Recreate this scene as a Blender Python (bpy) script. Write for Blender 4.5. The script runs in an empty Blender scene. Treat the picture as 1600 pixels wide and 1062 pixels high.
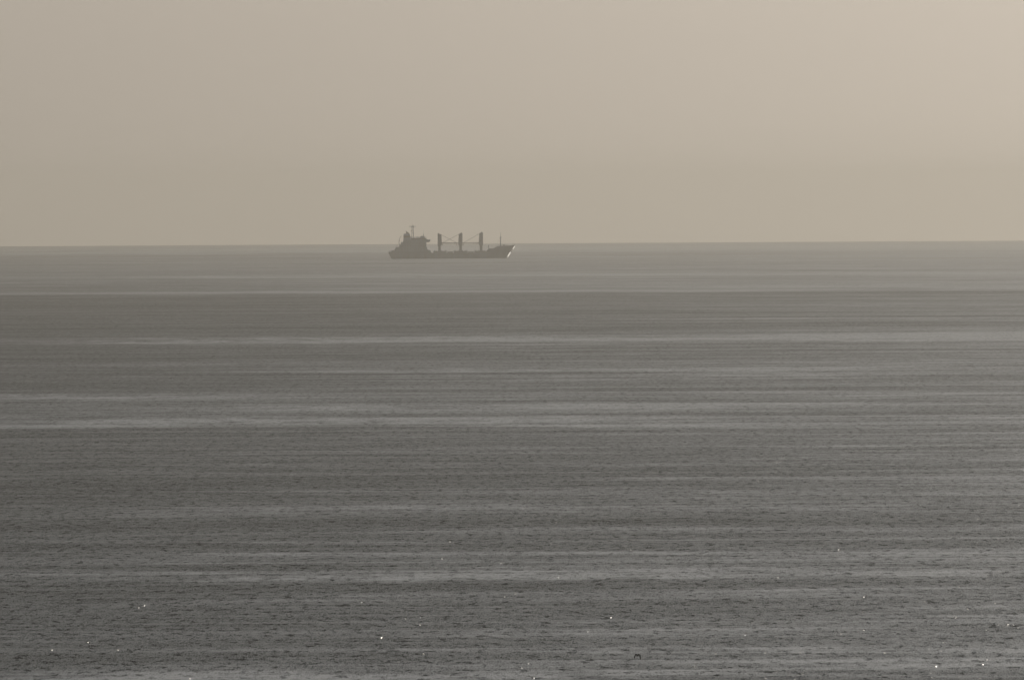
import bpy, bmesh, math, random
from mathutils import Vector, Matrix

random.seed(7)
C = bpy.context.scene.collection
sc = bpy.context.scene

# ------------------------------------------------------------------ camera
R_EARTH = 7.43e6          # earth radius with standard refraction (the sea sheet is really curved)
H_CAM = 52.0              # eye height on the cliff
F_PX = 20339.0            # long telephoto: focal length in 1600-px-wide pixels
DIP = math.sqrt(2 * H_CAM / R_EARTH)
cam_d = bpy.data.cameras.new('camera')
cam_d.sensor_width = 36.0
cam_d.lens = 36.0 * F_PX / 1600.0
cam_d.clip_start = 1.0
cam_d.clip_end = 120000.0
cam = bpy.data.objects.new('camera', cam_d)
C.objects.link(cam)
pitch = -(DIP + (531 - 380.5) / F_PX)
roll = -math.radians(0.32)
cam.matrix_world = (Matrix.Translation((0, 0, H_CAM))
                    @ Matrix.Rotation(math.pi / 2 + pitch, 4, 'X')
                    @ Matrix.Rotation(roll, 4, 'Z'))
sc.camera = cam

# ------------------------------------------------------------------ light
SUN_EL = math.radians(11.0)
SUN_AZ = math.radians(30.0)     # to the right of the view axis (+Y towards +X)
w = bpy.data.worlds.new('World')
sc.world = w
w.use_nodes = True
nt = w.node_tree
nt.nodes.clear()
out = nt.nodes.new('ShaderNodeOutputWorld')
bg = nt.nodes.new('ShaderNodeBackground')
bg.inputs['Strength'].default_value = 0.100
sky = nt.nodes.new('ShaderNodeTexSky')
sky.sky_type = 'NISHITA'
sky.sun_disc = False
sky.sun_elevation = SUN_EL
sky.sun_rotation = SUN_AZ
sky.altitude = 0
sky.air_density = 1.0
sky.dust_density = 4.0
sky.ozone_density = 1.0
bw = nt.nodes.new('ShaderNodeRGBToBW')
tint = nt.nodes.new('ShaderNodeVectorMath'); tint.operation = 'SCALE'
beige = nt.nodes.new('ShaderNodeMix'); beige.data_type = 'RGBA'
beige.inputs[6].default_value = (1.045, 0.987, 0.91, 1)   # smog near the horizon
beige.inputs[7].default_value = (0.965, 1.0, 1.035, 1)      # cooler sky above it
mixs = nt.nodes.new('ShaderNodeMix'); mixs.data_type = 'RGBA'
mixs.inputs['Factor'].default_value = 0.85
wtc = nt.nodes.new('ShaderNodeTexCoord')
wsep = nt.nodes.new('ShaderNodeSeparateXYZ')
wmr = nt.nodes.new('ShaderNodeMapRange'); wmr.interpolation_type = 'SMOOTHSTEP'
for i_, v_ in enumerate((0.0, 0.25, 0.0, 1.0)): wmr.inputs[i_ + 1].default_value = v_
nt.links.new(wtc.outputs['Generated'], wsep.inputs[0])
nt.links.new(wsep.outputs[2], wmr.inputs[0])
nt.links.new(wmr.outputs[0], beige.inputs['Factor'])
smax = nt.nodes.new('ShaderNodeMath'); smax.operation = 'SMOOTH_MAX'      # the smog evens out the lowest degree of the sky
smax.inputs[1].default_value = 0.022; smax.inputs[2].default_value = 0.03
nt.links.new(wsep.outputs[2], smax.inputs[0])
lift = nt.nodes.new('ShaderNodeCombineXYZ')
nt.links.new(wsep.outputs[0], lift.inputs[0]); nt.links.new(wsep.outputs[1], lift.inputs[1]); nt.links.new(smax.outputs[0], lift.inputs[2])
nt.links.new(lift.outputs[0], sky.inputs['Vector'])
nt.links.new(sky.outputs[0], bw.inputs[0])
nt.links.new(beige.outputs[2], tint.inputs[0])
nt.links.new(bw.outputs[0], tint.inputs['Scale'])
nt.links.new(sky.outputs[0], mixs.inputs[6])
nt.links.new(tint.outputs[0], mixs.inputs[7])
nt.links.new(mixs.outputs[2], bg.inputs['Color'])
nt.links.new(bg.outputs[0], out.inputs['Surface'])

sun_d = bpy.data.lights.new('sun', 'SUN')
sun_d.energy = 1.4
sun_d.angle = math.radians(0.6)
sun_d.color = (1.0, 0.93, 0.80)
sun = bpy.data.objects.new('sun', sun_d)
C.objects.link(sun)
to_sun = Vector((math.sin(SUN_AZ) * math.cos(SUN_EL), math.cos(SUN_AZ) * math.cos(SUN_EL), math.sin(SUN_EL)))
sun.rotation_euler = to_sun.to_track_quat('Z', 'Y').to_euler()
sun.location = (0, 0, 500)

sc.view_settings.view_transform = 'Standard'
sc.view_settings.look = 'None'
sc.view_settings.exposure = 0.0
sc.view_settings.gamma = 1.0
sc.view_settings.use_curve_mapping = False
sc.render.engine = 'CYCLES'
sc.cycles.max_bounces = 6
sc.cycles.volume_bounces = 0
sc.cycles.use_denoising = True
sc.cycles.denoiser = 'OPENIMAGEDENOISE'
sc.cycles.denoising_prefilter = 'ACCURATE'
sc.cycles.use_adaptive_sampling = False
sc.cycles.sample_clamp_indirect = 4.0

# ------------------------------------------------------------------ helpers
def drop(x, y):
    return -(x * x + y * y) / (2 * R_EARTH)

def dist_of(p):
    """distance of the water that is p photo pixels below the horizon"""
    a = p / F_PX + DIP
    return R_EARTH * (a - math.sqrt(max(0.0, a * a - 2 * H_CAM / R_EARTH)))

def mat(name, col, rough=0.6, spec=0.5, noise=0.0, nscale=0.4, rust=0.0):
    m = bpy.data.materials.new(name)
    m.use_nodes = True
    n = m.node_tree
    b = n.nodes['Principled BSDF']
    b.inputs['Roughness'].default_value = rough
    b.inputs['Specular IOR Level'].default_value = spec
    tc = n.nodes.new('ShaderNodeTexCoord')
    mp = n.nodes.new('ShaderNodeMapping'); mp.inputs['Scale'].default_value = (1, 1, 0.35)
    nz = n.nodes.new('ShaderNodeTexNoise'); nz.inputs['Scale'].default_value = nscale; nz.inputs['Detail'].default_value = 4
    rp = n.nodes.new('ShaderNodeValToRGB')
    k = 1 - noise
    rp.color_ramp.elements[0].position = 0.3
    rp.color_ramp.elements[1].position = 0.7
    rp.color_ramp.elements[0].color = (col[0] * k, col[1] * k, col[2] * k, 1)
    rp.color_ramp.elements[1].color = (min(1, col[0] * (1 + noise)), min(1, col[1] * (1 + noise)), min(1, col[2] * (1 + noise)), 1)
    n.links.new(tc.outputs['Object'], mp.inputs[0])
    n.links.new(mp.outputs[0], nz.inputs['Vector'])
    n.links.new(nz.outputs['Fac'], rp.inputs[0])
    last = rp.outputs[0]
    if rust:
        n2 = n.nodes.new('ShaderNodeTexNoise'); n2.inputs['Scale'].default_value = 0.9; n2.inputs['Detail'].default_value = 6
        r2 = n.nodes.new('ShaderNodeValToRGB'); r2.color_ramp.elements[0].position = 0.6; r2.color_ramp.elements[1].position = 0.72
        mx = n.nodes.new('ShaderNodeMix'); mx.data_type = 'RGBA'
        mx.inputs[7].default_value = (0.12, 0.045, 0.02, 1)
        mul = n.nodes.new('ShaderNodeMath'); mul.operation = 'MULTIPLY'; mul.inputs[1].default_value = rust
        n.links.new(mp.outputs[0], n2.inputs['Vector'])
        n.links.new(n2.outputs['Fac'], r2.inputs[0])
        n.links.new(r2.outputs[0], mul.inputs[0])
        n.links.new(mul.outputs[0], mx.inputs[0])
        n.links.new(last, mx.inputs[6])
        last = mx.outputs[2]
    n.links.new(last, b.inputs['Base Color'])
    return m

def link_mesh(name, bm, m, parent=None, smooth=False):
    me = bpy.data.meshes.new(name)
    bmesh.ops.recalc_face_normals(bm, faces=bm.faces[:])
    bm.to_mesh(me); bm.free()
    if smooth:
        for p in me.polygons: p.use_smooth = True
    me.materials.append(m)
    o = bpy.data.objects.new(name, me)
    C.objects.link(o)
    if parent is not None: o.parent = parent
    return o

def tag(o, label=None, cat=None, group=None, kind=None):
    if label: o['label'] = label
    if cat: o['category'] = cat
    if group: o['group'] = group
    if kind: o['kind'] = kind

# ------------------------------------------------------------------ the sea
def spaced(lo, hi, n, pw):
    return [lo + (hi - lo) * (i / n) ** pw for i in range(n + 1)]

xs = [-v for v in reversed(spaced(0, 9000, 60, 2.0))][:-1] + spaced(0, 9000, 60, 2.0)
ys = [-v for v in reversed(spaced(0, 4000, 20, 1.6))][:-1] + spaced(0, 34000, 260, 1.35)
verts = [(x, y, drop(x, y)) for y in ys for x in xs]
nx = len(xs)
faces = [(j * nx + i, j * nx + i + 1, (j + 1) * nx + i + 1, (j + 1) * nx + i)
         for j in range(len(ys) - 1) for i in range(nx - 1)]
me = bpy.data.meshes.new('sea')
me.from_pydata(verts, [], faces)
for p in me.polygons: p.use_smooth = True
sea = bpy.data.objects.new('sea', me)
C.objects.link(sea)
tag(sea, kind='structure')

class G:
    """tiny node-graph writer"""
    def __init__(s, tree): s.t = tree
    def n(s, kind): return s.t.nodes.new(kind)
    def put(s, sock, v):
        if hasattr(v, 'links') or isinstance(v, bpy.types.NodeSocket): s.t.links.new(v, sock)
        else: sock.default_value = v
    def m(s, op, a, b=0.0, c=0.0, clamp=False):
        q = s.n('ShaderNodeMath'); q.operation = op; q.use_clamp = clamp
        for i, v in enumerate((a, b, c)): s.put(q.inputs[i], v)
        return q.outputs[0]
    def vec(s, x, y, z=0.0):
        q = s.n('ShaderNodeCombineXYZ')
        for i, v in enumerate((x, y, z)): s.put(q.inputs[i], v)
        return q.outputs[0]
    def noise(s, vec, scale=1.0, detail=2.0, rough=0.5, color=False):
        q = s.n('ShaderNodeTexNoise'); q.noise_dimensions = '3D'
        s.put(q.inputs['Vector'], vec)
        q.inputs['Scale'].default_value = scale; q.inputs['Detail'].default_value = detail; q.inputs['Roughness'].default_value = rough
        return q.outputs['Color'] if color else q.outputs['Fac']
    def remap(s, v, a, b, c, d, smooth=True):
        q = s.n('ShaderNodeMapRange'); q.interpolation_type = 'SMOOTHSTEP' if smooth else 'LINEAR'
        s.put(q.inputs[0], v)
        for i, z in enumerate((a, b, c, d)): q.inputs[i + 1].default_value = z
        return q.outputs[0]
    def sep(s, v):
        q = s.n('ShaderNodeSeparateXYZ'); s.put(q.inputs[0], v)
        return q.outputs[0], q.outputs[1], q.outputs[2]

ms = bpy.data.materials.new('sea_water')
ms.use_nodes = True
g = G(ms.node_tree)
bsdf = ms.node_tree.nodes['Principled BSDF']
tc = g.n('ShaderNodeTexCoord')
X, Y, Z = g.sep(tc.outputs['Object'])

# calm slicks: long smooth lanes on the water, each at its own distance, drifting and fading along its length
warp = g.noise(g.vec(g.m('MULTIPLY', X, 1 / 160.0), g.m('MULTIPLY', Y, 1 / 500.0)), 1.0, 3.0, 0.5)
warp = g.m('SUBTRACT', warp, 0.5)
#        photo y at x=800, half width px, strength, fade (x where it is strongest, reach) in lateral photo px from centre
slicks = [(389.5, 2.4, 1.0, 250, 1500), (430.0, 1.6, 0.40, 500, 1400), (455.0, 1.6, 0.34, -500, 900),
          (500.0, 1.5, 0.42, 700, 700), (528.0, 5.0, 0.50, 150, 1500), (534.5, 1.8, 0.36, 400, 700),
          (553.0, 1.6, 0.26, 350, 500), (577.0, 3.5, 0.40, 100, 600), (567.0, 2.5, 0.24, -500, 500),
          (590.0, 6.0, 0.22, 200, 500), (614.0, 4.5, 0.34, -800, 500), (635.0, 4.5, 0.46, -50, 600),
          (655.0, 7.0, 0.44, -300, 600), (666.0, 3.5, 0.30, 150, 350), (662.0, 4.0, 0.34, -800, 350),
          (795.0, 6.0, 0.26, 0, 700), (862.0, 4.0, 0.22, -300, 500), (899.0, 7.0, 0.46, 200, 900),
          (980.0, 10.0, 0.24, 250, 500), (1022.0, 16.0, 0.55, 600, 700), (1056.0, 8.0, 0.5, -200, 700)]
total = None
for (yp, hw, amp, fx, reach) in slicks:
    p = yp - 380.5
    d0 = dist_of(p)
    wid = 1.25 * (dist_of(p - hw) - dist_of(p + hw)) / 2
    lat = d0 / F_PX
    yy = g.m('SUBTRACT', g.m('ADD', Y, g.m('MULTIPLY', warp, wid * 2.6)), d0)
    prof = g.remap(g.m('ABSOLUTE', yy), wid * 0.1, wid * 1.6, 1.0, 0.0)
    fade = g.remap(g.m('ABSOLUTE', g.m('SUBTRACT', X, fx * lat)), reach * lat * 0.3, reach * lat * 1.3, amp, amp * 0.06)
    v = g.m('MULTIPLY', prof, fade)
    total = v if total is None else g.m('MAXIMUM', total, v)
zone = 0.0
#          photo y from / to, strength, edge in photo px: the wind lies in wide belts
for (ya, yb, amp, ed) in ((381.5, 387.5, 0.40, 0.8), (391.5, 457.0, 0.27, 2.2), (459.5, 524.0, -0.12, 4.0), (540.0, 600.0, -0.04, 5.0), (604.0, 668.0, 0.10, 5.0),
                          (700.0, 790.0, -0.10, 20.0), (905.0, 975.0, -0.12, 8.0)):
    da, db = dist_of(ya - 380.5), dist_of(yb - 380.5)
    ea = (dist_of(ya - 380.5 - ed) - dist_of(ya - 380.5 + ed)) / 2; eb = (dist_of(yb - 380.5 - ed) - dist_of(yb - 380.5 + ed)) / 2
    yw = g.m('ADD', Y, g.m('MULTIPLY', warp, 1.5 * ea))
    z_ = g.m('MULTIPLY', g.remap(yw, db - eb, db + eb, 0.0, 1.0), g.remap(yw, da - ea, da + ea, amp, 0.0))
    zone = z_ if zone == 0.0 else g.m('ADD', zone, z_)
broad = g.noise(g.vec(g.m('MULTIPLY', X, 1 / 380.0), g.m('MULTIPLY', Y, 1 / 120.0), 3.1), 1.0, 5.0, 0.62)
lanes = g.noise(g.vec(g.m('MULTIPLY', X, 1 / 60.0), g.m('MULTIPLY', Y, 1 / 16.0), 8.7), 1.0, 3.0, 0.6)
mid = g.noise(g.vec(g.m('MULTIPLY', X, 1 / 260.0), g.m('MULTIPLY', Y, 1 / 70.0), 12.3), 1.0, 3.0, 0.6)
far = g.noise(g.vec(g.m('MULTIPLY', X, 1 / 900.0), g.m('MULTIPLY', Y, 1 / 320.0), 21.9), 1.0, 3.0, 0.6)
along = g.noise(g.vec(g.m('MULTIPLY', X, 1 / 130.0), g.m('MULTIPLY', Y, 1 / 260.0), 44.0), 1.0, 2.0, 0.5)
broken = g.noise(g.vec(g.m('MULTIPLY', X, 1 / 9.0), g.m('MULTIPLY', Y, 1 / 30.0), 1.7), 1.0, 5.0, 0.7)
slick = g.m('ADD', g.m('MULTIPLY', g.m('MULTIPLY', total, g.remap(along, 0.3, 0.7, 0.35, 1.35)), g.remap(broken, 0.3, 0.68, 0.3, 1.4)),
            g.m('ADD', g.m('MULTIPLY', g.m('SUBTRACT', broad, 0.5), 0.40), g.m('MULTIPLY', g.m('SUBTRACT', lanes, 0.5), 0.45)))
slick = g.m('ADD', slick, g.m('ADD', g.m('MULTIPLY', g.m('SUBTRACT', mid, 0.5), 0.8), g.m('MULTIPLY', g.m('SUBTRACT', far, 0.5), 0.5)))
for nz_, a_ in ((mid, 0.22), (lanes, 0.16), (broad, 0.14)):      # thin winding lanes of smoother water
    slick = g.m('ADD', slick, g.remap(g.m('ABSOLUTE', g.m('SUBTRACT', nz_, 0.5)), 0.0, 0.055, a_, 0.0))
lean = g.m('DIVIDE', X, g.m('MULTIPLY_ADD', g.m('ABSOLUTE', Y), 0.03, 30.0))   # the wind drops towards the right
slick = g.m('ADD', slick, g.m('MULTIPLY', zone, g.remap(lean, -1.3, 1.3, 1.1, 0.45, False)))
slick = g.m('ADD', slick, g.remap(lean, -1.3, 1.3, 0.0, 0.50, False))
calm = g.m('MAXIMUM', g.m('MINIMUM', slick, 0.82), -0.35)

# wave facets: random slopes at several sizes, long crests across the view
na = g.noise(g.vec(g.m('MULTIPLY', X, 1 / 1.5), g.m('MULTIPLY', Y, 1 / 8.0)), 1.0, 5.0, 0.76, color=True)
ra, ga, ba = g.sep(na)
nb = g.noise(g.vec(g.m('MULTIPLY', X, 1 / 14.0), g.m('MULTIPLY', Y, 1 / 42.0), 5.5), 1.0, 3.0, 0.6, color=True)
rb, gb, bb = g.sep(nb)
amp = g.m('MULTIPLY_ADD', calm, -0.75, 1.0)
sx = g.m('MULTIPLY', g.m('ADD', g.m('SUBTRACT', ra, 0.5), g.m('MULTIPLY', g.m('SUBTRACT', rb, 0.5), 0.35)), g.m('MULTIPLY', amp, 1.3))
sy = g.m('MULTIPLY', g.m('ADD', g.m('SUBTRACT', ga, 0.5), g.m('MULTIPLY', g.m('SUBTRACT', gb, 0.5), 0.35)), g.m('MULTIPLY', amp, 1.3))
# the smallest ripples, one random tilt each
vo = g.n('ShaderNodeTexVoronoi'); vo.feature = 'F1'
g.put(vo.inputs['Vector'], g.vec(g.m('MULTIPLY', X, 1 / 0.055), g.m('MULTIPLY', Y, 1 / 1.5)))
vo.inputs['Scale'].default_value = 1.0
c1, c2, c3 = g.sep(vo.outputs['Color'])
sx = g.m('ADD', sx, g.m('MULTIPLY', g.m('SUBTRACT', c1, 0.5), g.m('MULTIPLY', amp, 0.9)))
sy = g.m('ADD', sy, g.m('MULTIPLY', g.m('SUBTRACT', c2, 0.5), g.m('MULTIPLY', amp, 0.9)))
# short steep faces turned to the viewer: the dark flecks of the chop
nc = g.noise(g.vec(g.m('MULTIPLY', X, 1 / 1.5), g.m('MULTIPLY', Y, 1 / 8.0), 31.0), 1.0, 5.0, 0.76)
steep = g.m('MULTIPLY', g.remap(nc, 0.51, 0.67, 0.0, 0.95), g.m('MAXIMUM', amp, 0.15))
sy = g.m('SUBTRACT', sy, steep)
# glitter: rare steep glassy facets
rare = g.m('GREATER_THAN', c3, g.m('ADD', g.remap(lean, -1.2, 1.2, 1.0001, 0.9988, False), g.remap(Y, 1400, 4200, 0.0, 0.0011, False)))
gx = g.m('MULTIPLY_ADD', c1, 2.4, 0.8)
gy = g.m('MULTIPLY_ADD', c2, -1.3, -0.1)
inv = g.m('SUBTRACT', 1.0, rare)
nxn = g.m('ADD', g.m('MULTIPLY', sx, inv), g.m('MULTIPLY', gx, rare))
nyn = g.m('ADD', g.m('MULTIPLY', sy, inv), g.m('MULTIPLY', gy, rare))
nv = g.n('ShaderNodeVectorMath'); nv.operation = 'NORMALIZE'
g.put(nv.inputs[0], g.vec(nxn, nyn, 1.0))
g.put(bsdf.inputs['Normal'], nv.outputs[0])
rgh = g.m('MULTIPLY_ADD', calm, -0.34, 0.64, clamp=True)
rgh = g.m('ADD', g.m('MULTIPLY', rgh, inv), g.m('MULTIPLY', rare, 0.25))
g.put(bsdf.inputs['Roughness'], rgh)
bsdf.inputs['Base Color'].default_value = (0.020, 0.026, 0.026, 1)
bsdf.inputs['IOR'].default_value = 1.333
me.materials.append(ms)

# ------------------------------------------------------------------ the haze over the water
bm = bmesh.new()
bmesh.ops.create_cube(bm, size=1.0)
x0, x1, y0, y1, z0, z1 = -9500, 9500, -4500, 35000, min(v[2] for v in verts) - 1.0, 110.0
for v in bm.verts:
    v.co = (x0 if v.co.x < 0 else x1, y0 if v.co.y < 0 else y1, z0 if v.co.z < 0 else z1)
mh = bpy.data.materials.new('haze_air')
mh.use_nodes = True
mh.node_tree.nodes.clear()
ho = mh.node_tree.nodes.new('ShaderNodeOutputMaterial')
pv = mh.node_tree.nodes.new('ShaderNodeVolumePrincipled')
pv.inputs['Density'].default_value = 4.9e-5
pv.inputs['Color'].default_value = (0.500, 0.470, 0.420, 1)
pv.inputs['Anisotropy'].default_value = 0.68
mh.node_tree.links.new(pv.outputs[0], ho.inputs['Volume'])
haze = link_mesh('haze', bm, mh)
tag(haze, kind='stuff')

# ------------------------------------------------------------------ the ship
M_HULL = mat('hull_paint', (0.03, 0.075, 0.12), 0.33, 0.6, 0.25, 0.25, 0.25)
M_HOUSE = mat('house_paint', (0.07, 0.12, 0.17), 0.55, 0.4, 0.15, 0.3, 0.2)
M_CRANE = mat('crane_paint', (0.07, 0.095, 0.12), 0.5, 0.4, 0.2, 0.3, 0.3)
M_STEEL = mat('deck_steel', (0.05, 0.085, 0.11), 0.6, 0.4, 0.25, 0.4, 0.25)
M_DARK = mat('dark_fittings', (0.04, 0.04, 0.04), 0.5, 0.4, 0.2, 0.8)
M_GLASS = mat('window_glass', (0.07, 0.075, 0.08), 0.2, 0.5, 0.1, 1.0)

def bx(bm, x0, x1, y0, y1, z0, z1, tx=0.0):
    """box; tx leans the top forward"""
    vs = [bm.verts.new(c) for c in ((x0, y0, z0), (x1, y0, z0), (x1, y1, z0), (x0, y1, z0),
                                    (x0 + tx, y0, z1), (x1 + tx, y0, z1), (x1 + tx, y1, z1), (x0 + tx, y1, z1))]
    for f in ((0, 3, 2, 1), (4, 5, 6, 7), (0, 1, 5, 4), (1, 2, 6, 5), (2, 3, 7, 6), (3, 0, 4, 7)):
        bm.faces.new([vs[i] for i in f])

def prism(bm, pts, y0, y1):
    """side outline (x,z) given a real width y0..y1"""
    a = [bm.verts.new((x, y0, z)) for x, z in pts]
    b = [bm.verts.new((x, y1, z)) for x, z in pts]
    bm.faces.new(a[::-1]); bm.faces.new(b)
    n = len(pts)
    for i in range(n):
        bm.faces.new((a[i], a[(i + 1) % n], b[(i + 1) % n], b[i]))

def rod(bm, p, q, r0, r1=None, n=8):
    p, q = Vector(p), Vector(q)
    r1 = r0 if r1 is None else r1
    d = (q - p).normalized()
    u = d.orthogonal().normalized(); v = d.cross(u)
    a = []; b = []
    for i in range(n):
        t = 2 * math.pi * i / n
        o = u * math.cos(t) + v * math.sin(t)
        a.append(bm.verts.new(p + o * r0)); b.append(bm.verts.new(q + o * r1))
    for i in range(n):
        bm.faces.new((a[i], a[(i + 1) % n], b[(i + 1) % n], b[i]))
    bm.faces.new(a[::-1]); bm.faces.new(b)

def ball(bm, c, r, seg=12):
    bmesh.ops.create_uvsphere(bm, u_segments=seg, v_segments=seg // 2, radius=r, matrix=Matrix.Translation(c))

def rail(bm, pts, h=1.1, step=1.6, r=0.035):
    for a, b in zip(pts, pts[1:]):
        a, b = Vector(a), Vector(b)
        n = max(1, int((b - a).length / step))
        for i in range(n + 1):
            p = a.lerp(b, i / n)
            rod(bm, p, p + Vector((0, 0, h)), r, n=4)
        for k in (0.36, 0.68, 1.0):
            rod(bm, a + Vector((0, 0, h * k)), b + Vector((0, 0, h * k)), r * 0.9, n=4)

D_SHIP = dist_of(22.7)
S = D_SHIP / F_PX                         # metres per photo pixel at the ship
def PX(px): return (px - 612.0) * S       # along the hull, metres from the stern waterline
ship = bpy.data.objects.new('cargo_ship', None)
C.objects.link(ship)
SX = (612.0 - 800.0) * S
ship.location = (SX, D_SHIP, drop(SX, D_SHIP))
tag(ship, 'dark hazy cargo ship with three deck cranes on the sea near the horizon', 'ship')

# hull -----------------------------------------------------------------
BEAM = 21.0
L0, L1 = PX(608.0), PX(793.0)
def zdeck(x):
    keys = [(-4, 6.7), (PX(616), 7.3), (PX(617.5), 7.6), (PX(673), 7.4), (PX(676.5), 5.6), (PX(762), 5.7), (PX(763.5), 9.6),
            (PX(770.5), 9.8), (PX(775.5), 12.1), (PX(800), 12.8), (PX(808), 13.3)]
    for (a, za), (b, zb) in zip(keys, keys[1:]):
        if x <= b: return za + (zb - za) * max(0, (x - a)) / (b - a)
    return 13.3
def xbow(z):
    k = max(0.0, z) / 13.2
    return PX(792.6) + 8.8 * k ** 1.15 - (0.5 * min(0, z) if z < 0 else 0)
def xstern(z):
    return PX(613.0) - 3.6 * min(1.0, max(0.0, z) / 6.7) ** 0.8
def halfb(t, z):
    k = min(1.0, max(0.0, z) / 12.0)
    b = BEAM / 2
    e0 = 0.855 + 0.03 * k                       # entrance starts; the flare is fuller high up
    if t > e0:
        q = (t - e0) / (1 - e0)
        b *= max(0.0, 1 - q ** (2.0 + 0.3 * k)) ** (0.56 - 0.06 * k)
    if t < 0.16:
        q = 1 - t / 0.16
        low = 1 - 0.55 * q ** 2
        hi = 1 - 0.22 * q ** 2
        kk = min(1.0, max(0.0, z) / 6.0)
        b *= low + (hi - low) * kk
    return b
NT = 150
ts = [1 - (1 - i / NT) ** 1.0 for i in range(NT + 1)]
ts = sorted(set([round(t, 5) for t in ts] + [1 - 0.0004 * k * k for k in range(0, 9)]))
ks = [0, 0.14, 0.26, 0.38, 0.5, 0.6, 0.7, 0.8, 0.9, 1.0]
bm = bmesh.new()
rows = []
for t in ts:
    xm = L0 + (L1 - L0) * t
    zt = zdeck(xbow(13) * t + xstern(6) * (1 - t) if t > 0.97 else xstern(6) + (xbow(9) - xstern(6)) * t)
    sp = []
    for side in (-1, 1):
        col = []
        for k in ks:
            z = -3.0 + (zt + 3.0) * k
            x = xstern(z) + (xbow(z) - xstern(z)) * t
            col.append(bm.verts.new((x, side * halfb(t, z), z)))
        sp.append(col)
    rows.append(sp)
for r0, r1 in zip(rows, rows[1:]):
    for s in (0, 1):
        for j in range(len(ks) - 1):
            bm.faces.new((r0[s][j], r1[s][j], r1[s][j + 1], r0[s][j + 1]))
    bm.faces.new((r0[0][-1], r1[0][-1], r1[1][-1], r0[1][-1]))
    bm.faces.new((r0[0][0], r1[0][0], r1[1][0], r0[1][0]))
for j in range(len(ks) - 1):
    bm.faces.new((rows[0][0][j], rows[0][0][j + 1], rows[0][1][j + 1], rows[0][1][j]))
bmesh.ops.remove_doubles(bm, verts=bm.verts[:], dist=0.001)
hull = link_mesh('hull', bm, M_HULL, ship, smooth=True)
try:
    hull.data.set_sharp_from_angle(angle=math.radians(38))
except Exception:
    pass
# anchor in its hawse on the bow, breaking the row of added glint plates
bm = bmesh.new()
ax = xbow(8.1)
rod(bm, (ax - 1.5, -1.6, 9.3), (ax + 0.75, -0.2, 8.5), 0.95, 0.85, 12)
rod(bm, (ax - 0.4, -1.5, 8.6), (ax - 0.6, -1.75, 6.4), 0.22, 0.22)
bx(bm, ax - 1.7, ax + 0.45, -2.0, -1.4, 6.0, 6.7)
link_mesh('anchor', bm, M_DARK, hull)
# pale glossy plates added along the stem, tilted to make its sun glint
M_GLINT = mat('glint_plate_paint', (0.72, 0.70, 0.66), 0.40, 0.6, 0.05, 0.5)
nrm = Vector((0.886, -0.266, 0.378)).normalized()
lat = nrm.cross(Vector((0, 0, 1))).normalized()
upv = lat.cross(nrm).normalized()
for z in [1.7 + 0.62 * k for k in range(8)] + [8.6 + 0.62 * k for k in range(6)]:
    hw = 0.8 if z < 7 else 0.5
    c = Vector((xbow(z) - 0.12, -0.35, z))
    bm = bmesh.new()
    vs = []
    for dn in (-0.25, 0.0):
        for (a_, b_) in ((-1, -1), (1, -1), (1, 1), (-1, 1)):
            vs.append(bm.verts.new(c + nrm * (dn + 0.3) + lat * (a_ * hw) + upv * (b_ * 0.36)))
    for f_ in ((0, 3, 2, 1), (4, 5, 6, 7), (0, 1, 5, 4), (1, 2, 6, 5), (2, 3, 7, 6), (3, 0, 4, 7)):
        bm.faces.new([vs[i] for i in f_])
    link_mesh('glint_plate', bm, M_GLINT, hull)
bm = bmesh.new()
bx(bm, PX(700), PX(741), -BEAM / 2 - 0.06, -BEAM / 2 + 0.05, 4.2, 4.45)
link_mesh('rubbing_strake', bm, M_DARK, hull)

# hatches and mast houses -------------------------------------------------
def zt3(y): return (783 - y) / 14.545 * S
hatch_spans = [(677.0, 684.5), (698.6, 709.5), (731.5, 742.0)]
for a, b in ((677.0, 699.5), (709.0, 732.0), (741.5, 760.5)):
    bm = bmesh.new()
    bx(bm, PX(a + 1.0), PX(b - 1.0), -7.4, 7.4, 5.5, 7.0)
    bx(bm, PX(a), PX(b), -7.9, 7.9, 7.0, 7.45)
    mh_ = link_mesh('mast_house', bm, M_STEEL, ship)
    n = 4
    for k in range(n):
        bm = bmesh.new()
        u = PX(a) + (PX(b) - PX(a)) * (k + 0.5) / n
        rod(bm, (u, -6.6, 7.4), (u, -6.6, 8.1), 0.28, 0.28, 8)
        rod(bm, (u, -6.6, 8.1), (u + 0.3, -6.6, 8.25), 0.42, 0.42, 8)
        link_mesh('ventilator', bm, M_HOUSE, mh_)
for a, b in ((700.0, 708.6), (732.4, 741.2)):
    bm = bmesh.new()
    bx(bm, PX(a), PX(b), -7.0, 7.0, 5.5, 6.3)
    co = link_mesh('hatch_coaming', bm, M_STEEL, ship)
    n = 3
    for k in range(n):
        bm = bmesh.new()
        u0 = PX(a) + (PX(b) - PX(a)) * k / n; u1 = PX(a) + (PX(b) - PX(a)) * (k + 1) / n - 0.12
        prism(bm, [(u0, 6.32), (u1, 6.32), (u1, 6.75), (u1 - 0.3, 6.85), (u0 + 0.3, 6.85), (u0, 6.75)], -7.3, 7.3)
        link_mesh('hatch_cover', bm, M_STEEL, co)
# deck rail along the starboard and port side
for s_ in (-1, 1):
    bm = bmesh.new()
    rail(bm, [(PX(677), s_ * 10.3, 5.6), (PX(761), s_ * 10.3, 5.7)], 1.05, 2.4, 0.03)
    link_mesh('deck_railing', bm, M_HOUSE, ship)

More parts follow.
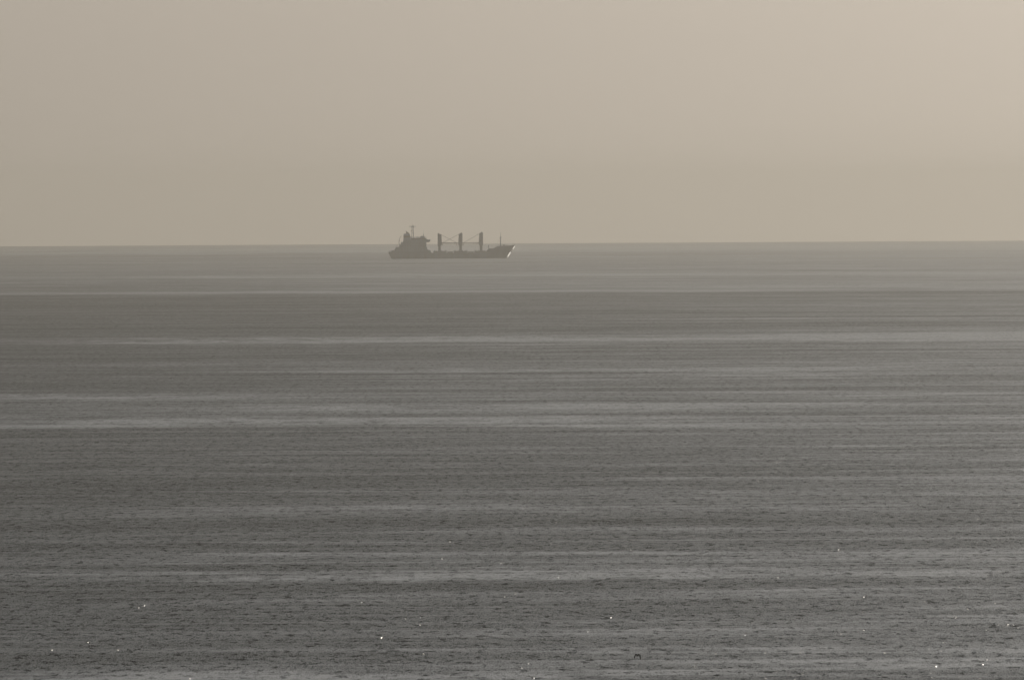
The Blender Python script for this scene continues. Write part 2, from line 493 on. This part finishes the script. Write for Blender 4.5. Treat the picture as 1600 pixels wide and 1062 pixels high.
# cranes ---------------------------------------------------------------
def crane(xpx, lean, jib_to, ztop, yoff, wide):
    """lean +1: jib points forward; -1: aft"""
    x = PX(xpx)
    root = bpy.data.objects.new('deck_crane', None)
    C.objects.link(root); root.parent = ship; root.location = (x, 0, 0)
    bm = bmesh.new()
    rod(bm, (0, 0, 7.4), (0, 0, 13.0), 1.5, 1.5, 20)
    rod(bm, (0, 0, 12.7), (0, 0, 13.3), 1.95, 1.95, 20)
    rod(bm, (0, 0, 7.4), (0, 0, 8.0), 1.9, 1.55, 20)
    link_mesh('pedestal', bm, M_CRANE, root)
    bm = bmesh.new()
    f = lean * 2.25; bk = -lean * 1.95
    pts = [(bk, 13.3), (f, 13.3), (f, 15.0), (f * 1.02, 16.6), (f * 0.93, 20.5), (f * 0.80, ztop - 1.0),
           (bk * 0.25, ztop - 0.25), (bk * 0.8, ztop), (bk, ztop - 0.3)]
    prism(bm, pts, -1.7, 1.7)
    bmesh.ops.bevel(bm, geom=bm.edges[:], offset=0.12, segments=1, affect='EDGES')
    link_mesh('crane_house', bm, M_CRANE, root)
    for s in (-0.7, 0.7):
        bm = bmesh.new()
        rod(bm, (bk * 0.5, s, ztop - 0.35), (bk * 0.5 + lean * 0.5, s, ztop + 0.35), 0.3, 0.3, 10)
        link_mesh('sheave', bm, M_DARK, root)
    bm = bmesh.new()
    cy = -1.7 if yoff < 0 else 1.7
    cs = 1 if cy > 0 else -1
    bx(bm, f * 0.2 - 0.8, f * 0.2 + 0.9, min(cy, cy + cs * 1.2), max(cy, cy + cs * 1.2), 16.4, 18.6)
    cb = link_mesh('operator_cab', bm, M_CRANE, root)
    bm = bmesh.new()
    bx(bm, f * 0.2 - 0.5, f * 0.2 + 0.6, cy + cs * 1.18, cy + cs * 1.22, 17.2, 18.3)
    link_mesh('window', bm, M_GLASS, cb)
    # jib: two chords with lattice, stowed level
    xe = PX(jib_to) - x
    bm = bmesh.new()
    zb, zh = 15.05, 15.15
    ln = abs(xe); dr = 1 if xe > 0 else -1
    for s in (-1.0, 1.0):
        rod(bm, (f * 0.9, yoff + s * 1.1, zb), (xe, yoff + s * 0.45, zh), 0.27, 0.2, 6)
        rod(bm, (f * 0.9, yoff + s * 1.1, zb + 0.75), (xe, yoff + s * 0.45, zh + 0.55), 0.2, 0.15, 6)
    n = 10
    for k in range(n + 1):
        t = k / n; xx = f * 0.9 + (xe - f * 0.9) * t; hw = 1.1 + (0.45 - 1.1) * t
        rod(bm, (xx, yoff - hw, zb + (zh - zb) * t + 0.3), (xx, yoff + hw, zb + (zh - zb) * t + 0.3), 0.12, 0.12, 5)
        if k < n:
            t2 = (k + 1) / n; x2 = f * 0.9 + (xe - f * 0.9) * t2
            for s in (-1, 1):
                rod(bm, (xx, yoff + s * hw, zb), (x2, yoff + s * hw, zb + 0.65), 0.1, 0.1, 4)
    jb = link_mesh('jib', bm, M_CRANE, root)
    bm = bmesh.new()
    bx(bm, xe - 0.7, xe + 0.7, yoff - 0.5, yoff + 0.5, 14.9, 15.9)
    rod(bm, (xe, yoff, 15.0), (xe, yoff, 13.9), 0.07, 0.07, 5)
    bx(bm, xe - 0.35, xe + 0.35, yoff - 0.25, yoff + 0.25, 13.2, 13.95)
    link_mesh('jib_head', bm, M_DARK, jb)
    for s in (-0.5, 0.5):
        bm = bmesh.new()
        rod(bm, (bk * 0.3, s, ztop - 0.2), (xe - dr * 0.6, yoff + s * 0.6, 15.9), wide, wide, 6)
        link_mesh('topping_wire', bm, M_DARK, root)
    return root
crane(687.6, 1, 714.5, zt3(213), 2.2, 0.2)
crane(720.6, -1, 692.2, zt3(203), -2.2, 0.2)
crane(752.6, -1, 725.0, zt3(190), -2.2, 0.2)

# superstructure ---------------------------------------------------------
def hx(zx): return PX(600 + zx / 15.17)
def hz(zy): return (972 - zy) / 15.17 * S
acc = bpy.data.objects.new('superstructure', None)
C.objects.link(acc); acc.parent = ship
def part(name, bm, m, parent, smooth=False): return link_mesh(name, bm, m, parent, smooth)
bm = bmesh.new()
prism(bm, [(hx(262), 7.2), (hx(262), hz(775)), (hx(292), hz(702)), (hx(372), hz(700)), (hx(372), 7.2)], -7.5, 7.5)
part('poop_house', bm, M_HOUSE, acc)
bm = bmesh.new()
W = 8.6
bx(bm, hx(366), hx(1035), -W, W, 5.5, hz(700))
bx(bm, hx(378), hx(1020), -W + 0.3, W - 0.3, hz(700), hz(640))
bx(bm, hx(455), hx(1018), -W + 0.6, W - 0.6, hz(640), hz(575))
bx(bm, hx(470), hx(1024), -W + 0.6, W - 0.6, hz(575), hz(532))
# deck edges
bx(bm, hx(362), hx(1042), -W - 0.5, W + 0.5, hz(704), hz(698))
bx(bm, hx(374), hx(1030), -W - 0.3, W + 0.3, hz(643), hz(637))
bx(bm, hx(450), hx(1026), -W, W, hz(578), hz(572))
block = part('accommodation_block', bm, M_HOUSE, acc)
for zlo, xa, xb, yw in ((hz(760), 400, 1000, W), (hz(680), 420, 990, W - 0.3), (hz(618), 500, 990, W - 0.6), (hz(560), 520, 1000, W - 0.6)):
    for k in range(9):
        xc = hx(xa + (xb - xa) * (k + 0.5) / 9)
        bm = bmesh.new()
        bx(bm, xc - 0.3, xc + 0.3, -yw - 0.03, -yw + 0.05, zlo, zlo + 0.75)
        part('window', bm, M_GLASS, block)
# front apron of the house down to the main deck
bm = bmesh.new()
prism(bm, [(hx(1020), 5.4), (hx(1020), hz(700)), (hx(1048), hz(765)), (hx(1105), hz(770)), (hx(1140), hz(830)), (hx(1140), 5.4)], -7.8, 7.8)
part('forward_deckhouse', bm, M_HOUSE, acc)
# wheelhouse and wings
bm = bmesh.new()
prism(bm, [(hx(640), hz(532)), (hx(1032), hz(532)), (hx(1012), hz(486)), (hx(640), hz(486))], -7.6, 7.6)
bx(bm, hx(625), hx(1020), -7.9, 7.9, hz(486), hz(480))
wh = part('wheelhouse', bm, M_HOUSE, acc)
for k in range(7):
    xc = hx(700 + k * 46)
    bm = bmesh.new()
    bx(bm, xc - 1.0, xc + 0.85, -7.64, -7.55, hz(518), hz(495))
    part('window', bm, M_GLASS, wh)
bm = bmesh.new()
prism(bm, [(hx(985), hz(596)), (hx(1035), hz(590)), (hx(1090), hz(580)), (hx(1112), hz(548)), (hx(1114), hz(516)), (hx(1098), hz(514)), (hx(1085), hz(528)),
           (hx(1035), hz(516)), (hx(985), hz(490))], -12.2, 12.2)
part('bridge_wing', bm, M_HOUSE, acc)
bm = bmesh.new()
bx(bm, hx(868), hx(975), -3.2, 3.2, hz(482), hz(447))
bx(bm, hx(885), hx(965), -2.6, 2.6, hz(447), hz(437))
part('monkey_island_house', bm, M_HOUSE, acc)
bm = bmesh.new()
rod(bm, (hx(950), 0, hz(440)), (hx(948), 0, hz(385)), 0.42, 0.3, 8)
rod(bm, (hx(948), 0, hz(385)), (hx(948), 0, hz(305)), 0.11, 0.07, 6)
part('radar_post', bm, M_HOUSE, acc)
for zx, r in ((660, 0.75), (800, 0.65), (832, 0.5)):
    bm = bmesh.new()
    rod(bm, (hx(zx), -2.5, hz(482)), (hx(zx), -2.5, hz(468)), 0.25, 0.25, 8)
    ball(bm, (hx(zx), -2.5, hz(462)), r)
    part('antenna_dome', bm, M_HOUSE, acc, True)
for pts in ([(hx(640), -7.7, hz(480)), (hx(1010), -7.7, hz(480)), (hx(1010), 7.7, hz(480)), (hx(640), 7.7, hz(480)), (hx(640), -7.7, hz(480))],
            [(hx(372), -8.6, hz(637)), (hx(455), -8.6, hz(637))], [(hx(300), -7.3, hz(700)), (hx(366), -7.3, hz(700))],
            [(hx(300), 7.3, hz(700)), (hx(366), 7.3, hz(700))]):
    bm = bmesh.new()
    rail(bm, pts, 1.1, 1.4, 0.045)
    part('railing', bm, M_HOUSE, acc)
# funnel
bm = bmesh.new()
prism(bm, [(hx(468), hz(580)), (hx(478), hz(388)), (hx(484), hz(380)), (hx(622), hz(380)), (hx(628), hz(392)), (hx(638), hz(532)), (hx(638), hz(580))], -2.9, 2.9)
bmesh.ops.bevel(bm, geom=[e for e in bm.edges if abs(e.verts[0].co.y - e.verts[1].co.y) < 0.01 and abs(e.verts[0].co.z - e.verts[1].co.z) > 1], offset=0.9, segments=3, affect='EDGES')
fun = part('funnel', bm, M_HOUSE, acc)
bm = bmesh.new()
prism(bm, [(hx(540), hz(381)), (hx(531), hz(314)), (hx(545), hz(316)), (hx(556), hz(334)), (hx(592), hz(352)), (hx(612), hz(381))], -1.1, 1.1)
part('exhaust_cowl', bm, M_DARK, fun)
bm = bmesh.new()
bx(bm, hx(476), hx(634), -2.95, 2.95, hz(470), hz(430))
part('funnel_band', bm, M_DARK, fun)
# main mast: a two legged lattice with a yard
bm = bmesh.new()
for s in (-1.0, 1.0):
    rod(bm, (hx(664), s, hz(484)), (hx(672), s * 0.5, hz(235)), 0.19, 0.15, 6)
    rod(bm, (hx(716), s, hz(484)), (hx(708), s * 0.5, hz(190)), 0.36, 0.28, 8)
for k in range(9):
    t0, t1 = k / 8, (k + 1) / 8
    za = hz(484) + (hz(235) - hz(484)) * t0; zb_ = hz(484) + (hz(235) - hz(484)) * t1
    for s in (-0.8, 0.8):
        rod(bm, (hx(666), s, za), (hx(712), s, za), 0.12, 0.12, 5)
        if k < 8: rod(bm, (hx(667), s, za), (hx(711), s, zb_), 0.09, 0.09, 4)
mast = part('main_mast', bm, M_HOUSE, acc)
bm = bmesh.new()
rod(bm, (hx(612), -0.2, hz(214)), (hx(768), -0.2, hz(214)), 0.24, 0.24, 6)
rod(bm, (hx(690), -4.0, hz(214)), (hx(690), 4.0, hz(214)), 0.2, 0.2, 6)
bx(bm, hx(650), hx(735), -0.9, 0.9, hz(226), hz(219))
bx(bm, hx(660), hx(725), -0.7, 0.7, hz(205), hz(196))
rod(bm, (hx(625), -0.2, hz(214)), (hx(625), -0.2, hz(190)), 0.12, 0.1, 5)
rod(bm, (hx(755), -0.2, hz(214)), (hx(755), -0.2, hz(192)), 0.12, 0.1, 5)
part('yard', bm, M_HOUSE, mast)
bm = bmesh.new()
bx(bm, hx(640), hx(690), -1.4, -0.9, hz(310), hz(303))
rod(bm, (hx(664), -1.1, hz(318)), (hx(664), -1.1, hz(310)), 0.25, 0.25, 6)
part('radar_scanner', bm, M_DARK, mast)
bm = bmesh.new()
rod(bm, (hx(692), 0, hz(214)), (hx(692), 0, hz(148)), 0.13, 0.07, 5)
part('whip_antenna', bm, M_DARK, mast)
# stern davit, curved over the poop
bm = bmesh.new()
arc = [(372, 640), (370, 590), (373, 545), (380, 505), (392, 475), (408, 450), (432, 432)]
for (a, b), (c, d) in zip(arc, arc[1:]):
    for s in (-4.5, 4.5):
        rod(bm, (hx(a), s, hz(b)), (hx(c), s, hz(d)), 0.26 - 0.012 * (640 - b) / 40, 0.25 - 0.012 * (640 - d) / 40, 6)
rod(bm, (hx(373), -4.5, hz(545)), (hx(373), 4.5, hz(545)), 0.2, 0.2, 6)
bx(bm, hx(364), hx(384), -5.0, 5.0, hz(560), hz(532))
part('stern_davit', bm, M_DARK, acc)
bm = bmesh.new()
bx(bm, hx(412), hx(445), -7.4, -4.2, hz(640), hz(585))
rod(bm, (hx(430), -5.6, hz(590)), (hx(430), -5.6, hz(572)), 0.5, 0.4, 8)
bx(bm, hx(446), hx(470), -5.4, 5.4, hz(640), hz(592))
part('engine_casing', bm, M_HOUSE, acc)
# stern fittings
bm = bmesh.new()
rail(bm, [(PX(609), -7.4, 7.0), (PX(616.5), -8.0, 7.2)], 1.0, 1.2, 0.05)
rail(bm, [(PX(609), 7.4, 7.0), (PX(616.5), 8.0, 7.2)], 1.0, 1.2, 0.05)
rail(bm, [(PX(609), -7.4, 7.0), (PX(609), 7.4, 7.0)], 1.0, 1.2, 0.05)
part('stern_railing', bm, M_HOUSE, ship)
for s in (-5, 5):
    bm = bmesh.new()
    rod(bm, (PX(613.5), s, 7.0), (PX(613.5), s, 8.4), 0.7, 0.7, 10)
    bx(bm, PX(614.4), PX(616), s - 1, s + 1, 7.0, 8.3)
    part('mooring_winch', bm, M_STEEL, ship)

# forecastle -----------------------------------------------------------
def fx(zx): return PX(730 + zx / 17.7)
def fz(zy): return (944 - zy) / 17.7 * S
bm = bmesh.new()
rod(bm, (fx(605), 0, 9.4), (fx(605), 0, fz(570)), 0.36, 0.2, 8)
rod(bm, (fx(592), -0.1, fz(600)), (fx(618), -0.1, fz(600)), 0.15, 0.15, 5)
part('derrick_post', bm, M_HOUSE, ship)
bm = bmesh.new()
rod(bm, (fx(938), 0, 12.2), (fx(940), 0, fz(340)), 0.62, 0.36, 10)
rod(bm, (fx(940), 0, fz(340)), (fx(945), 0, fz(220)), 0.22, 0.1, 8)
fm = part('foremast', bm, M_HOUSE, ship)
bm = bmesh.new()
rod(bm, (fx(900), -0.2, fz(372)), (fx(972), -0.2, fz(372)), 0.18, 0.18, 6)
rod(bm, (fx(940), -2.5, fz(372)), (fx(940), 2.5, fz(372)), 0.16, 0.16, 6)
bx(bm, fx(915), fx(962), -0.6, 0.6, fz(385), fz(378))
part('crosstree', bm, M_HOUSE, fm)
for s in (-1, 1):
    for q in ((fx(1090), s * 3.0, 12.6), (fx(820), s * 6.0, 12.2)):
        bm = bmesh.new()
        rod(bm, (fx(941), 0, fz(345)), q, 0.05, 0.05, 4)
        part('stay_wire', bm, M_DARK, fm)
for s in (-3, 3):
    bm = bmesh.new()
    rod(bm, (fx(1030), s - 1, 13.0), (fx(1030), s + 1, 13.0), 0.75, 0.75, 12)
    bx(bm, fx(1010), fx(1050), s - 1.2, s + 1.2, 12.2, 12.9)
    part('windlass', bm, M_STEEL, ship)
for s_ in (-1, 1):
    bm = bmesh.new()
    rail(bm, [(fx(800), s_ * 8.2, 12.1), (fx(960), s_ * 7.0, 12.3), (fx(1150), s_ * 4.0, 12.5)], 1.0, 1.4, 0.04)
    part('forecastle_railing', bm, M_HOUSE, ship)
bm = bmesh.new()
rod(bm, (xbow(13) - 1.4, 0, 12.9), (xbow(13) - 1.2, 0, 14.6), 0.08, 0.06, 6)
part('jackstaff', bm, M_DARK, ship)

# ------------------------------------------------------------------ the bird over the near water
M_BIRD = mat('bird_feathers', (0.010, 0.010, 0.010), 0.9, 0.1, 0.3, 8.0)
dirv = cam.matrix_world.to_3x3() @ Vector(((996 - 800) / F_PX, -(1023.5 - 531) / F_PX, -1.0))
bp = Vector((0, 0, H_CAM)) + dirv * (1360.0 / dirv.y)
bm = bmesh.new()
def loft(rings):
    prev = None
    for (c, ru, rv, u, v) in rings:
        ring = [bm.verts.new(Vector(c) + Vector(u) * (ru * math.cos(2 * math.pi * i / 8)) + Vector(v) * (rv * math.sin(2 * math.pi * i / 8))) for i in range(8)]
        if prev:
            for i in range(8): bm.faces.new((prev[i], prev[(i + 1) % 8], ring[(i + 1) % 8], ring[i]))
        else: bm.faces.new(ring[::-1])
        prev = ring
    bm.faces.new(prev)
# body from bill to tail, flying to the right and away from the viewer
f = Vector((0.55, 0.80, 0.12)).normalized(); sd = Vector((0.80, -0.55, 0.0)).normalized(); up = sd.cross(f) * -1
up = up if up.z > 0 else -up
def on(a, h=0.0): return f * a + up * h
loft([(on(0.255, 0.0), 0.004, 0.004, sd, up), (on(0.205, 0.005), 0.012, 0.012, sd, up), (on(0.19, 0.008), 0.028, 0.028, sd, up), (on(0.155, 0.008), 0.034, 0.034, sd, up),
      (on(0.12, 0.0), 0.030, 0.032, sd, up), (on(0.04, -0.006), 0.055, 0.058, sd, up), (on(-0.05, -0.008), 0.055, 0.052, sd, up),
      (on(-0.13, 0.0), 0.034, 0.028, sd, up), (on(-0.17, 0.0), 0.036, 0.013, sd, up), (on(-0.27, -0.005), 0.062, 0.007, sd, up)])
# wings on the downstroke, arched and drooping at the tips
def wing(s, droop):
    rings = []
    for t, out_, h, chord in ((0, 0.03, 0.02, 0.15), (0.25, 0.11, 0.085, 0.15), (0.5, 0.19, 0.075, 0.135), (0.75, 0.255, -0.03 * droop, 0.11), (0.92, 0.285, -0.15 * droop, 0.07), (1, 0.29, -0.22 * droop, 0.02)):
        c = sd * (s * out_) + up * h + f * (0.03 - 0.05 * t * t); chord *= 1.35
        rings.append((c, chord / 2, 0.045 * (1.2 - t) + 0.012, f, up if t < 0.6 else sd))
    loft(rings)
wing(-1, 1.0); wing(1, 1.35)
bird = link_mesh('bird', bm, M_BIRD, smooth=True)
bird.location = bp
bird.scale = (1.3, 1.3, 1.3)
tag(bird, 'small dark bird flying low over the water with drooping wings', 'bird')
